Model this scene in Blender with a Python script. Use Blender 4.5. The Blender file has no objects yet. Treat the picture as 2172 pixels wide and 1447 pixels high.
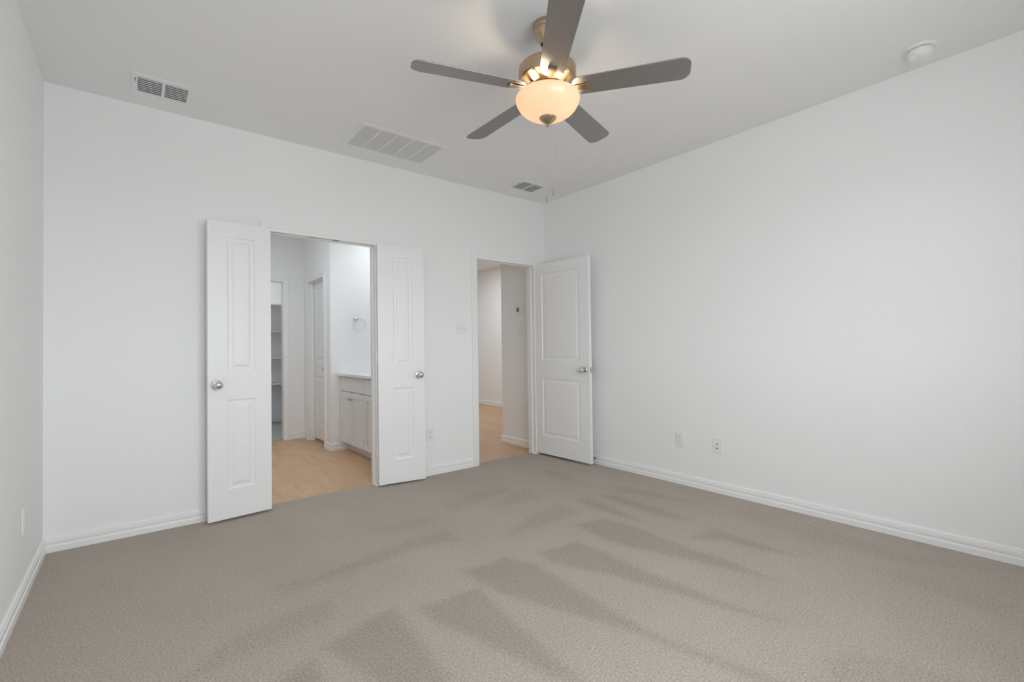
import bpy, bmesh, math, random
from mathutils import Vector, Matrix
random.seed(7)
C = bpy.context.scene.collection
SC = bpy.context.scene
R = math.radians
PI = math.pi

# ------------------------------------------------------------------ camera
cam_d = bpy.data.cameras.new('camera')
cam = bpy.data.objects.new('camera', cam_d)
C.objects.link(cam)
SC.camera = cam
F_PX = 997.46
cam_d.sensor_fit = 'HORIZONTAL'
cam_d.sensor_width = 36.0
cam_d.lens = F_PX / 2172.0 * 36.0
cam_d.clip_start = 0.02
yaw, pitch, roll = 0.67662, 0.014463, -0.012731
fwd = Vector((math.sin(yaw) * math.cos(pitch), math.cos(yaw) * math.cos(pitch), math.sin(pitch)))
rgt = Vector((math.cos(yaw), -math.sin(yaw), 0))
up = rgt.cross(fwd)
rgt2 = rgt * math.cos(roll) + up * math.sin(roll)
up2 = -rgt * math.sin(roll) + up * math.cos(roll)
M = Matrix((rgt2, up2, -fwd)).transposed().to_4x4()
M.translation = Vector((-3.5454, -3.8234, 1.1494))
cam.matrix_world = M

# ------------------------------------------------------------------ view, world, daylight
SC.view_settings.view_transform = 'Standard'
SC.view_settings.look = 'None'
SC.view_settings.gamma = 1.0
SC.view_settings.exposure = 0.0
SC.view_settings.use_curve_mapping = False
SC.cycles.max_bounces = 14
SC.cycles.diffuse_bounces = 9
SC.cycles.glossy_bounces = 4
SC.cycles.transparent_max_bounces = 12
SC.cycles.caustics_reflective = False
SC.cycles.caustics_refractive = False
SC.cycles.sample_clamp_indirect = 4.0

SKY, GROUND = 15.3, 8.4
w = bpy.data.worlds.new('sky')
SC.world = w
w.use_nodes = True
nt = w.node_tree
nt.nodes.clear()
wo = nt.nodes.new('ShaderNodeOutputWorld')
bg = nt.nodes.new('ShaderNodeBackground')
tc = nt.nodes.new('ShaderNodeTexCoord')
sx = nt.nodes.new('ShaderNodeSeparateXYZ')
mr = nt.nodes.new('ShaderNodeMapRange')
mr.inputs['From Min'].default_value = -0.06
mr.inputs['From Max'].default_value = 0.06
mx = nt.nodes.new('ShaderNodeMix')
mx.data_type = 'RGBA'
mx.inputs['A'].default_value = (GROUND * .97, GROUND * .99, GROUND * 1.03, 1)
mx.inputs['B'].default_value = (SKY * .95, SKY * .99, SKY * 1.04, 1)
nt.links.new(tc.outputs['Generated'], sx.inputs[0])
nt.links.new(sx.outputs['Z'], mr.inputs['Value'])
nt.links.new(mr.outputs[0], mx.inputs['Factor'])
nt.links.new(mx.outputs['Result'], bg.inputs['Color'])
nt.links.new(bg.outputs[0], wo.inputs['Surface'])

H = 2.74
W = 3.957
YN = -4.30          # near wall of the bedroom, behind the camera
# window openings in the near wall: x0, x1
WINS = [(-3.34, -2.44), (-2.36, -1.46)]
WZ0, WZ1 = 1.02, 2.28


def area(name, loc, size, energy, rot=(0, 0, 0), color=(1, 1, 1), portal=False, spread=None):
    d = bpy.data.lights.new(name, 'AREA')
    d.shape = 'RECTANGLE'
    d.size, d.size_y = size
    d.energy = energy
    d.color = color
    if portal:
        d.cycles.is_portal = True
    if spread:
        d.spread = spread
    o = bpy.data.objects.new(name, d)
    o.location = loc
    o.rotation_euler = rot
    C.objects.link(o)
    return o


for (a, b) in WINS:      # portals guide the sky light through the panes
    area('window_daylight', ((a + b) / 2, YN - 0.13, (WZ0 + WZ1) / 2), (b - a, WZ1 - WZ0), 1.0,
         (R(90), 0, 0), portal=True)
# vanity and closet lamps, plus unseen lights added to fill bathroom, living area and hall
area('bathroom_light', (-1.35, 1.05, 2.62), (0.12, 0.6), 5.5, (0, R(-25), 0), (.92, .97, 1))
area('bathroom_fill', (-2.8, 1.3, 2.72), (0.3, 0.3), 9, (0, 0, 0), (.80, .92, 1))  # unseen fill added to lift the bathroom walls and vanity
area('closet_light', (-2.3, 3.9, 2.72), (0.25, 0.25), 7, (0, 0, 0), (.95, .98, 1))
area('living_fill', (0.9, 3.2, 2.72), (0.6, 0.6), 18, (0, 0, 0), (.84, .94, 1))  # added out of view to brighten the far living wall
area('hall_fill', (-0.55, 3.6, 2.72), (0.4, 0.4), 15, (0, 0, 0), (.80, .92, 1))  # added out of view to even out the near hall wall


# ------------------------------------------------------------------ materials
def mat(name, col, rough=0.5, metal=0.0, bump=0.0, bscale=200.0, coat=0.0, spec=None):
    m = bpy.data.materials.new(name)
    m.use_nodes = True
    n = m.node_tree
    b = n.nodes['Principled BSDF']
    b.inputs['Base Color'].default_value = (*col, 1)
    b.inputs['Roughness'].default_value = rough
    b.inputs['Metallic'].default_value = metal
    if spec is not None:
        b.inputs['Specular IOR Level'].default_value = spec
    if coat:
        b.inputs['Coat Weight'].default_value = coat
    if bump:
        t = n.nodes.new('ShaderNodeTexCoord')
        no = n.nodes.new('ShaderNodeTexNoise')
        no.inputs['Scale'].default_value = bscale
        no.inputs['Detail'].default_value = 3
        bp = n.nodes.new('ShaderNodeBump')
        bp.inputs['Strength'].default_value = bump
        bp.inputs['Distance'].default_value = 0.002
        n.links.new(t.outputs['Object'], no.inputs['Vector'])
        n.links.new(no.outputs['Fac'], bp.inputs['Height'])
        n.links.new(bp.outputs[0], b.inputs['Normal'])
    return m


M_WALL = mat('wall_paint', (.885, .885, .885), .75, bump=.06, bscale=160, spec=.3)
M_CEIL = mat('ceiling_paint', (.865, .865, .865), .9, bump=.08, bscale=120, spec=.2)
M_TRIM = mat('trim_enamel', (.88, .88, .88), .34, bump=.02, bscale=60)
M_DOOR = mat('door_enamel', (.87, .87, .87), .38, bump=.03, bscale=90)
M_PLATE = mat('white_plastic', (.835, .835, .835), .35)
M_DARK = mat('dark_gap', (.03, .03, .03), .6)
M_HOLE = mat('socket_slot', (.10, .10, .10), .5)
M_CHROME = mat('satin_chrome', (.72, .72, .73), .14, 1.0)
M_STEEL = mat('brushed_steel', (.45, .45, .45), .35, 1.0)
M_CATCH = mat('catch_metal', (.20, .20, .20), .4, 1.0)
M_VENT = mat('vent_enamel', (.84, .84, .84), .45)
M_VENTB = mat('vent_shade', (.42, .42, .42), .8)  # grey stands in for the dark of the duct
M_FILTER = mat('filter_cloth', (.85, .85, .85), .9)
M_BRASS = mat('antique_brass', (.50, .385, .255), .30, 1.0)
M_CAB = mat('cabinet_paint', (.78, .78, .785), .42)
M_TOP = mat('cultured_marble', (.86, .86, .86), .12, coat=.3)
M_SHELF = mat('shelf_paint', (.84, .84, .84), .5)
M_BLADE = mat('blade_laminate', (.335, .322, .312), .42, .8)
M_SCREEN = mat('screen_grey', (.22, .23, .23), .3)
M_FOB = mat('pull_fob', (.33, .32, .31), .4, .5)
M_CHAIN = mat('pull_chain', (.55, .55, .54), .35, .4)
M_CCARP = mat('closet_carpet', (.42, .42, .41), .95, bump=.5, bscale=500)


def carpet_mat():
    m = bpy.data.materials.new('carpet_pile')
    m.use_nodes = True
    n = m.node_tree
    N = n.nodes.new
    L = n.links.new
    b = n.nodes['Principled BSDF']
    b.inputs['Roughness'].default_value = 1.0
    b.inputs['Specular IOR Level'].default_value = 0.05
    b.inputs['Sheen Weight'].default_value = 0.15
    b.inputs['Sheen Roughness'].default_value = 0.6
    geo = N('ShaderNodeNewGeometry')
    at = N('ShaderNodeAttribute')
    at.attribute_name = 'nap'
    # ragged edges for the vacuum strokes
    n1 = N('ShaderNodeTexNoise'); n1.inputs['Scale'].default_value = 42; n1.inputs['Detail'].default_value = 6
    n1.inputs['Roughness'].default_value = .7
    n2 = N('ShaderNodeTexNoise'); n2.inputs['Scale'].default_value = 125; n2.inputs['Detail'].default_value = 3
    n2.inputs['Roughness'].default_value = .75
    n3 = N('ShaderNodeTexNoise'); n3.inputs['Scale'].default_value = 2.3; n3.inputs['Detail'].default_value = 2
    for q in (n1, n2, n3):
        L(geo.outputs['Position'], q.inputs['Vector'])
    a1 = N('ShaderNodeMath'); a1.operation = 'MULTIPLY_ADD'
    L(n1.outputs['Fac'], a1.inputs[0]); a1.inputs[1].default_value = 1.5; a1.inputs[2].default_value = -.75
    a2 = N('ShaderNodeMath'); a2.operation = 'ADD'
    L(at.outputs['Fac'], a2.inputs[0]); L(a1.outputs[0], a2.inputs[1])
    mr_ = N('ShaderNodeMapRange'); mr_.interpolation_type = 'SMOOTHSTEP'
    mr_.inputs['From Min'].default_value = .0; mr_.inputs['From Max'].default_value = 1.0
    L(a2.outputs[0], mr_.inputs['Value'])
    mix = N('ShaderNodeMix'); mix.data_type = 'RGBA'
    mix.inputs['A'].default_value = (.455, .396, .334, 1)
    mix.inputs['B'].default_value = (.368, .317, .264, 1)
    L(mr_.outputs[0], mix.inputs['Factor'])
    # tuft speckle
    sp = N('ShaderNodeMapRange')
    sp.inputs['From Min'].default_value = .28; sp.inputs['From Max'].default_value = .72
    sp.inputs['To Min'].default_value = .58; sp.inputs['To Max'].default_value = 1.38
    L(n2.outputs['Fac'], sp.inputs['Value'])
    lg = N('ShaderNodeMapRange')
    lg.inputs['From Min'].default_value = .3; lg.inputs['From Max'].default_value = .7
    lg.inputs['To Min'].default_value = .97; lg.inputs['To Max'].default_value = 1.03
    L(n3.outputs['Fac'], lg.inputs['Value'])
    mu = N('ShaderNodeMath'); mu.operation = 'MULTIPLY'
    L(sp.outputs[0], mu.inputs[0]); L(lg.outputs[0], mu.inputs[1])
    cm = N('ShaderNodeVectorMath'); cm.operation = 'SCALE'
    L(mix.outputs['Result'], cm.inputs[0]); L(mu.outputs[0], cm.inputs['Scale'])
    L(cm.outputs[0], b.inputs['Base Color'])
    bp = N('ShaderNodeBump'); bp.inputs['Strength'].default_value = .8; bp.inputs['Distance'].default_value = .008
    L(n2.outputs['Fac'], bp.inputs['Height']); L(bp.outputs[0], b.inputs['Normal'])
    return m


def wood_mat():
    m = bpy.data.materials.new('oak_planks')
    m.use_nodes = True
    n = m.node_tree
    N = n.nodes.new
    L = n.links.new
    b = n.nodes['Principled BSDF']
    b.inputs['Roughness'].default_value = .42
    geo = N('ShaderNodeNewGeometry')
    mp = N('ShaderNodeMapping'); mp.inputs['Rotation'].default_value = (0, 0, R(90))
    L(geo.outputs['Position'], mp.inputs['Vector'])
    br = N('ShaderNodeTexBrick')
    br.inputs['Scale'].default_value = 1.0
    br.inputs['Brick Width'].default_value = 1.25
    br.inputs['Row Height'].default_value = .155
    br.inputs['Mortar Size'].default_value = .0012
    br.inputs['Mortar Smooth'].default_value = .3
    br.inputs['Color1'].default_value = (.64, .415, .245, 1)
    br.inputs['Color2'].default_value = (.575, .36, .205, 1)
    br.inputs['Mortar'].default_value = (.44, .26, .14, 1)
    br.offset = .37
    L(mp.outputs[0], br.inputs['Vector'])
    mp2 = N('ShaderNodeMapping'); mp2.inputs['Scale'].default_value = (9, 1.4, 1)
    L(geo.outputs['Position'], mp2.inputs['Vector'])
    no = N('ShaderNodeTexNoise'); no.inputs['Scale'].default_value = 2.2; no.inputs['Detail'].default_value = 6
    no.inputs['Distortion'].default_value = 0.35
    L(mp2.outputs[0], no.inputs['Vector'])
    r_ = N('ShaderNodeMapRange')
    r_.inputs['From Min'].default_value = .3; r_.inputs['From Max'].default_value = .7
    r_.inputs['To Min'].default_value = .88; r_.inputs['To Max'].default_value = 1.09
    L(no.outputs['Fac'], r_.inputs['Value'])
    cm = N('ShaderNodeVectorMath'); cm.operation = 'SCALE'
    L(br.outputs['Color'], cm.inputs[0]); L(r_.outputs[0], cm.inputs['Scale'])
    L(cm.outputs[0], b.inputs['Base Color'])
    return m


def glass_mat():
    m = bpy.data.materials.new('window_glass')
    m.use_nodes = True
    n = m.node_tree
    n.nodes.clear()
    o = n.nodes.new('ShaderNodeOutputMaterial')
    t = n.nodes.new('ShaderNodeBsdfTransparent'); t.inputs[0].default_value = (.93, .94, .935, 1)
    g = n.nodes.new('ShaderNodeBsdfGlossy'); g.inputs['Roughness'].default_value = .02
    x = n.nodes.new('ShaderNodeMixShader'); x.inputs[0].default_value = .06
    n.links.new(t.outputs[0], x.inputs[1]); n.links.new(g.outputs[0], x.inputs[2])
    n.links.new(x.outputs[0], o.inputs['Surface'])
    return m


def bowl_mat():
    m = bpy.data.materials.new('frosted_glass_bowl')
    m.use_nodes = True
    n = m.node_tree
    n.nodes.clear()
    o = n.nodes.new('ShaderNodeOutputMaterial')
    t = n.nodes.new('ShaderNodeBsdfTranslucent'); t.inputs[0].default_value = (.22, .18, .13, 1)
    d = n.nodes.new('ShaderNodeBsdfDiffuse'); d.inputs[0].default_value = (.62, .54, .42, 1)
    x = n.nodes.new('ShaderNodeMixShader'); x.inputs[0].default_value = .5
    g = n.nodes.new('ShaderNodeBsdfGlossy'); g.inputs['Roughness'].default_value = .25
    x2 = n.nodes.new('ShaderNodeMixShader'); x2.inputs[0].default_value = .05
    e = n.nodes.new('ShaderNodeEmission'); e.inputs[0].default_value = (1, .66, .39, 1); e.inputs[1].default_value = BOWL_E
    a = n.nodes.new('ShaderNodeAddShader')
    n.links.new(d.outputs[0], x.inputs[1]); n.links.new(t.outputs[0], x.inputs[2])
    n.links.new(x.outputs[0], x2.inputs[1]); n.links.new(g.outputs[0], x2.inputs[2])
    n.links.new(x2.outputs[0], a.inputs[0]); n.links.new(e.outputs[0], a.inputs[1])
    n.links.new(a.outputs[0], o.inputs['Surface'])
    return m


BOWL_E = 0.68
M_CARPET = carpet_mat()
M_WOOD = wood_mat()
M_GLASS = glass_mat()
M_BOWL = bowl_mat()


# ------------------------------------------------------------------ mesh helpers
def obj(name, bm, m, parent=None, smooth=False, loc=None):
    me = bpy.data.meshes.new(name)
    bmesh.ops.recalc_face_normals(bm, faces=bm.faces[:])
    bm.to_mesh(me)
    bm.free()
    if smooth:
        for p in me.polygons:
            p.use_smooth = True
        me.set_sharp_from_angle(angle=R(smooth if smooth is not True else 40))
    me.materials.append(m)
    o = bpy.data.objects.new(name, me)
    C.objects.link(o)
    if parent:
        o.parent = parent
    if loc is not None:
        o.location = loc
    return o


def bevel(o, wdt=.001, seg=2):
    b = o.modifiers.new('bevel', 'BEVEL')
    b.width = wdt
    b.segments = seg
    b.limit_method = 'ANGLE'
    b.angle_limit = R(35)
    return o


def thing(name, label, cat, loc=(0, 0, 0), rotz=0, group=None):
    o = bpy.data.objects.new(name, None)
    C.objects.link(o)
    o.empty_display_size = .05
    o.location = loc
    o.rotation_euler = (0, 0, rotz)
    o['label'] = label
    o['category'] = cat
    if group:
        o['group'] = group
    return o


def struct(name, bm, m, parent=None, smooth=False):
    o = obj(name, bm, m, parent, smooth)
    o['kind'] = 'structure'
    return o


def sempty(name, loc=(0, 0, 0), rotz=0):
    o = bpy.data.objects.new(name, None)
    C.objects.link(o)
    o.location = loc
    o.rotation_euler = (0, 0, rotz)
    o['kind'] = 'structure'
    return o


def box(bm, x0, x1, y0, y1, z0, z1, mtx=None):
    vs = [Vector((x, y, z)) for x in (x0, x1) for y in (y0, y1) for z in (z0, z1)]
    if mtx is not None:
        vs = [mtx @ v for v in vs]
    v = [bm.verts.new(p) for p in vs]
    for f in ((0, 1, 3, 2), (4, 6, 7, 5), (0, 4, 5, 1), (2, 3, 7, 6), (0, 2, 6, 4), (1, 5, 7, 3)):
        bm.faces.new([v[i] for i in f])
    return v


def lathe(bm, prof, seg=48, mtx=None, closed=False):
    """prof: list of (r, z); revolved about z"""
    rings = []
    for (r, z) in prof:
        if r < 1e-6:
            p = Vector((0, 0, z))
            rings.append([bm.verts.new(mtx @ p if mtx else p)])
        else:
            ring = []
            for i in range(seg):
                a = 2 * PI * i / seg
                p = Vector((r * math.cos(a), r * math.sin(a), z))
                ring.append(bm.verts.new(mtx @ p if mtx else p))
            rings.append(ring)
    pairs = list(zip(rings[:-1], rings[1:]))
    if closed:
        pairs.append((rings[-1], rings[0]))
    for a, b in pairs:
        for i in range(seg):
            j = (i + 1) % seg
            if len(a) == 1 and len(b) > 1:
                bm.faces.new((a[0], b[i], b[j]))
            elif len(b) == 1 and len(a) > 1:
                bm.faces.new((a[i], a[j], b[0]))
            elif len(a) > 1:
                bm.faces.new((a[i], a[j], b[j], b[i]))


def tube(bm, pts, r, seg=8):
    pts = [Vector(p) for p in pts]
    rings = []
    for i, p in enumerate(pts):
        t = (pts[min(i + 1, len(pts) - 1)] - pts[max(i - 1, 0)]).normalized()
        a = t.cross(Vector((0, 0, 1)))
        if a.length < 1e-3:
            a = t.cross(Vector((1, 0, 0)))
        a.normalize()
        b = t.cross(a)
        rr = r[i] if isinstance(r, (list, tuple)) else r
        rings.append([bm.verts.new(p + rr * (a * math.cos(2 * PI * k / seg) + b * math.sin(2 * PI * k / seg))) for k in range(seg)])
    for a, b in zip(rings[:-1], rings[1:]):
        for k in range(seg):
            bm.faces.new((a[k], a[(k + 1) % seg], b[(k + 1) % seg], b[k]))
    bm.faces.new(rings[0]); bm.faces.new(rings[-1][::-1])


def prism(bm, poly, z0, z1, mtx=None):
    a = [Vector((x, y, z0)) for x, y in poly]
    b = [Vector((x, y, z1)) for x, y in poly]
    if mtx is not None:
        a = [mtx @ p for p in a]; b = [mtx @ p for p in b]
    a = [bm.verts.new(p) for p in a]; b = [bm.verts.new(p) for p in b]
    bm.faces.new(a[::-1]); bm.faces.new(b)
    n = len(poly)
    for i in range(n):
        bm.faces.new((a[i], a[(i + 1) % n], b[(i + 1) % n], b[i]))


def sweep(bm, path, prof, side=1):
    """profile (depth from wall, z) swept along a 2-D polyline with mitred corners; side: +1 = offset to the left of travel"""
    P = [Vector(p) for p in path]
    n = len(P)
    offs = []
    for i in range(n):
        ns = []
        if i > 0:
            d = (P[i] - P[i - 1]).normalized(); ns.append(Vector((-d.y, d.x)) * side)
        if i < n - 1:
            d = (P[i + 1] - P[i]).normalized(); ns.append(Vector((-d.y, d.x)) * side)
        if len(ns) == 2:
            m_ = (ns[0] + ns[1]).normalized()
            m_ /= max(m_.dot(ns[0]), .2)
        else:
            m_ = ns[0]
        offs.append(m_)
    rows = []
    for (d, z) in prof:
        rows.append([bm.verts.new((P[i].x + offs[i].x * d, P[i].y + offs[i].y * d, z)) for i in range(n)])
    for a, b in zip(rows[:-1], rows[1:]):
        for i in range(n - 1):
            bm.faces.new((a[i], a[i + 1], b[i + 1], b[i]))
    bm.faces.new([r_[0] for r_ in rows]); bm.faces.new([r_[-1] for r_ in rows][::-1])


BASE = [(0, 0), (.0155, 0), (.0160, .032), (.0150, .035), (.0108, .038), (.0105, .043), (.0120, .047), (.0135, .050), (.0135, .066),
        (.0120, .0685), (.0075, .0700), (.0075, .0715), (.0105, .0735), (.0095, .079), (.0055, .083), (0, .084)]


def baseboard(name, path, side, z=0.0):
    bm = bmesh.new()
    sweep(bm, path, [(d, zz + z) for d, zz in BASE], side)
    return struct(name, bm, M_TRIM)


CAS = [(-.006, 0), (-.006, .010), (0, .012), (.008, .0105), (.018, .0125), (.024, .016), (.044, .0165), (.050, .019), (.058, .019), (.062, .016), (.062, 0)]


def casing(bm, u0, u1, h, fn, flipL=False):
    """fn(u, depth, z) -> world position; profile a measured outward from the opening edge"""
    rows = []
    for a, t in CAS:
        rows.append([bm.verts.new(fn(u, t, z)) for u, z in ((u0 - a, 0), (u0 - a, h + a), (u1 + a, h + a), (u1 + a, 0))])
    for a, b in zip(rows[:-1], rows[1:]):
        for i in range(3):
            bm.faces.new((a[i], a[i + 1], b[i + 1], b[i]))
    bm.faces.new([r_[0] for r_ in rows]); bm.faces.new([r_[-1] for r_ in rows][::-1])


# ------------------------------------------------------------------ room shell
T = .12
OB = (-2.768, -1.950)     # clear bathroom opening
OE = (-.918, -.160)       # clear entry opening
OH = 2.04                 # clear height
J = .018                  # jamb board
bm = bmesh.new()
h = OH + J
box(bm, -W - T, OB[0] - J, 0, T, -.1, H)
box(bm, OB[0] - J, OB[1] + J, 0, T, h, H)
box(bm, OB[1] + J, OE[0] - J, 0, T, -.1, H)
box(bm, OE[0] - J, OE[1] + J, 0, T, h, H)
box(bm, OE[1] + J, 0, 0, T, -.1, H)
bmesh.ops.remove_doubles(bm, verts=bm.verts[:], dist=1e-5)
struct('wall_back', bm, M_WALL)
bm = bmesh.new(); box(bm, 0, T, YN - T, .795, -.1, H); struct('wall_right', bm, M_WALL)
bm = bmesh.new(); box(bm, -W - T, -W, YN - T, 0, -.1, H); struct('wall_left', bm, M_WALL)
bm = bmesh.new()
xs = [-W] + [v for a in WINS for v in a] + [0]
box(bm, -W, 0, YN - T, YN, -.1, WZ0)
box(bm, -W, 0, YN - T, YN, WZ1, H)
for i in range(0, len(xs), 2):
    box(bm, xs[i], xs[i + 1], YN - T, YN, WZ0, WZ1)
struct('wall_front', bm, M_WALL)
bm = bmesh.new(); box(bm, -W - T, 4.2, YN - T, 7.2, H, H + .1); struct('ceiling', bm, M_CEIL)
# rooms beyond the openings
bm = bmesh.new(); box(bm, -3.42, -3.30, T, 4.65, -.1, H); struct('wall_bathroom_left', bm, M_WALL)
bm = bmesh.new()
box(bm, -3.30, -2.835 - J, 2.79, 2.91, -.1, H)
box(bm, -2.835 - J, -2.035 + J, 2.79, 2.91, 2.055 + J, H)
box(bm, -2.035 + J, -1.668, 2.79, 2.91, -.1, H)
struct('wall_bathroom_far', bm, M_WALL)
SD = (1.925, 2.545)      # small side door opening along y in the x = -1.80 wall
bm = bmesh.new()
box(bm, -1.788, -1.668, 1.70, SD[0] - J, -.1, H)
box(bm, -1.788, -1.668, SD[0] - J, SD[1] + J, 2.04 + J, H)
box(bm, -1.788, -1.668, SD[1] + J, 2.79, -.1, H)
box(bm, -1.668, -1.05, 1.70, 1.82, -.1, H)
struct('wall_bathroom_side', bm, M_WALL)
bm = bmesh.new(); box(bm, -1.05, -.95, T, 7.0, -.1, H); struct('wall_bathroom_right', bm, M_WALL)
bm = bmesh.new()
box(bm, -3.30, -1.05, 4.53, 4.65, -.1, H)
box(bm, -1.17, -1.05, 2.91, 4.53, -.1, H)
struct('wall_closet', bm, M_WALL)
bm = bmesh.new(); box(bm, 2.08, 2.20, .675, 7.0, -.1, H); struct('wall_living_far', bm, M_WALL)
bm = bmesh.new(); box(bm, T, 2.08, .675, .795, -.1, H); struct('wall_living_side', bm, M_WALL)
bm = bmesh.new(); box(bm, -.95, 2.20, 7.0, 7.12, -.1, H); struct('wall_living_end', bm, M_WALL)

# floors
STROKES = [  # lighter or darker nap left by the vacuum, outlined on the floor (x, y metres)
    (1, [(-2.974, -1.930), (-2.765, -1.858), (-2.643, -1.837), (-2.661, -1.977), (-2.671, -2.149), (-2.698, -2.427), (-2.887, -2.312), (-2.946, -2.029)]),
    (1, [(-3.102, -1.995), (-3.025, -1.973), (-3.040, -2.156), (-3.111, -2.139), (-3.183, -2.037)]),
    (1, [(-2.551, -1.905), (-2.508, -1.931), (-2.352, -1.924), (-2.264, -1.936), (-2.277, -2.069), (-2.314, -2.378), (-2.327, -2.532), (-2.352, -2.729), (-2.410, -2.619), (-2.440, -2.476), (-2.497, -2.252), (-2.565, -2.040)]),
    (1, [(-2.231, -1.733), (-2.093, -1.767), (-1.969, -1.762), (-1.887, -1.927), (-1.904, -2.200), (-1.925, -2.528), (-1.924, -2.717), (-1.881, -2.926), (-1.826, -3.130), (-1.844, -3.194), (-1.898, -3.003), (-1.960, -2.741), (-1.995, -2.592), (-2.060, -2.433), (-2.137, -2.243), (-2.210, -2.045)]),
    (1, [(-1.784, -1.834), (-1.519, -1.875), (-1.489, -2.084), (-1.514, -2.354), (-1.491, -2.537), (-1.493, -2.776), (-1.448, -2.982), (-1.533, -2.810), (-1.573, -2.630), (-1.634, -2.440), (-1.675, -2.264), (-1.777, -2.070), (-1.804, -1.940)]),
    (0.9, [(-1.336, -1.672), (-1.100, -1.731), (-1.056, -1.924), (-1.065, -2.136), (-1.091, -2.376), (-1.078, -2.586), (-1.105, -2.840), (-1.166, -2.630), (-1.212, -2.515), (-1.271, -2.295), (-1.341, -2.113), (-1.363, -1.954)]),
    (0.7, [(-0.974, -1.338), (-0.828, -1.361), (-0.886, -1.736), (-0.989, -2.084), (-0.998, -1.796), (-1.013, -1.563)]),
    (0.7, [(-0.735, -1.318), (-0.638, -1.512), (-0.638, -1.849), (-0.670, -2.158), (-0.775, -2.034), (-0.799, -1.774)]),
    (0.6, [(-0.519, -1.274), (-0.381, -1.377), (-0.351, -1.685), (-0.352, -1.977), (-0.510, -1.639), (-0.564, -1.436)]),
    (0.75, [(-0.998, -2.267), (-0.699, -2.292), (-0.718, -2.433), (-0.724, -2.614), (-0.740, -2.800), (-0.818, -2.608), (-0.841, -2.419)]),
    (0.6, [(-0.584, -0.541), (-0.492, -0.623), (-0.607, -1.214), (-0.575, -1.521), (-0.635, -1.137), (-0.658, -0.735)]),
    (0.55, [(-1.445, -1.363), (-1.107, -1.307), (-1.118, -1.561), (-1.528, -1.580), (-1.826, -1.540)]),
    (0.5, [(-1.525, -1.013), (-1.060, -0.852), (-1.109, -1.161), (-1.566, -1.110)]),
    (0.45, [(-1.821, -0.797), (-1.452, -0.676), (-1.076, -0.750), (-1.225, -0.874), (-1.795, -0.950)]),
    (0.6, [(-2.747, -1.281), (-2.243, -1.192), (-2.007, -1.210), (-2.008, -1.430), (-2.233, -1.351), (-2.693, -1.408), (-2.906, -1.353)]),
    (0.4, [(-2.412, -0.873), (-2.156, -0.878), (-1.904, -0.942), (-2.005, -1.086), (-2.328, -1.043)]),
    (0.5, [(-3.425, -1.792), (-3.277, -1.623), (-3.039, -1.563), (-2.844, -1.586), (-2.857, -1.754), (-2.998, -1.776), (-3.225, -1.813), (-3.399, -1.819)]),
    (0.4, [(-3.054, -1.257), (-2.777, -1.303), (-2.517, -1.348), (-2.656, -1.439), (-3.001, -1.399)]),
    (0.4, [(-0.403, -2.215), (-0.165, -2.297), (-0.163, -2.649), (-0.237, -3.096), (-0.192, -3.462), (-0.449, -3.142), (-0.489, -2.711)]),
    (0.5, [(-1.594, -3.175), (-1.458, -3.201), (-1.394, -3.343), (-1.332, -3.521), (-1.279, -3.650), (-1.668, -3.340), (-1.711, -3.205)]),
    (0.35, [(-0.609, -3.041), (-0.489, -3.243), (-0.557, -3.602), (-0.755, -3.616), (-0.719, -3.367)]),
]


def seg_d(px, py, ax, ay, bx, by):
    dx, dy = bx - ax, by - ay
    t = max(0, min(1, ((px - ax) * dx + (py - ay) * dy) / (dx * dx + dy * dy + 1e-12)))
    return math.hypot(px - ax - t * dx, py - ay - t * dy)


def nap(x, y):
    best = 0.0
    for s, poly in STROKES:
        minx = min(q[0] for q in poly) - .08; maxx = max(q[0] for q in poly) + .08
        if x < minx or x > maxx:
            continue
        miny = min(q[1] for q in poly) - .08; maxy = max(q[1] for q in poly) + .08
        if y < miny or y > maxy:
            continue
        ins = False; d = 9
        n = len(poly)
        for i in range(n):
            ax, ay = poly[i]; bx, by = poly[(i + 1) % n]
            if (ay > y) != (by > y) and x < (bx - ax) * (y - ay) / (by - ay) + ax:
                ins = not ins
            d = min(d, seg_d(x, y, ax, ay, bx, by))
        sd = d if ins else -d
        v = max(0, min(1, sd / .08 + .5)) * s
        best = max(best, v)
    return best


STEP = .022
nx = int(W / STEP); ny = int(-YN / STEP)
verts = []; faces = []; nv = []
for j in range(ny + 1):
    y = YN + (0.0 - YN) * j / ny
    for i in range(nx + 1):
        x = -W + W * i / nx
        verts.append((x, y, 0.0)); nv.append(nap(x, y))
for j in range(ny):
    for i in range(nx):
        a = j * (nx + 1) + i
        faces.append((a, a + 1, a + nx + 2, a + nx + 1))
for (a, b, y1) in ((OB[0] + .001, OB[1] - .001, .066), (OE[0] + .001, OE[1] - .001, .078)):   # tongues of carpet in the door openings
    k = len(verts)
    verts += [(a, 0, 0), (b, 0, 0), (b, y1, 0), (a, y1, 0), (a, y1, -.012), (b, y1, -.012)]
    nv += [0, 0, 0, 0, 0, 0]
    faces += [(k, k + 1, k + 2, k + 3), (k + 3, k + 2, k + 5, k + 4)]
me = bpy.data.meshes.new('floor')
me.from_pydata(verts, [], faces)
at_ = me.attributes.new('nap', 'FLOAT', 'POINT')
at_.data.foreach_set('value', nv)
me.materials.append(M_CARPET)
fl = bpy.data.objects.new('floor', me)
C.objects.link(fl)
fl['kind'] = 'structure'
bm = bmesh.new()
box(bm, -3.30, -1.05, .05, 2.85, -.1, -.008)
box(bm, -.95, 2.08, .05, 7.0, -.1, -.008)
struct('floor_wood', bm, M_WOOD)
bm = bmesh.new(); box(bm, -3.30, -1.17, 2.85, 4.53, -.1, -.002); struct('floor_closet', bm, M_CCARP)

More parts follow.
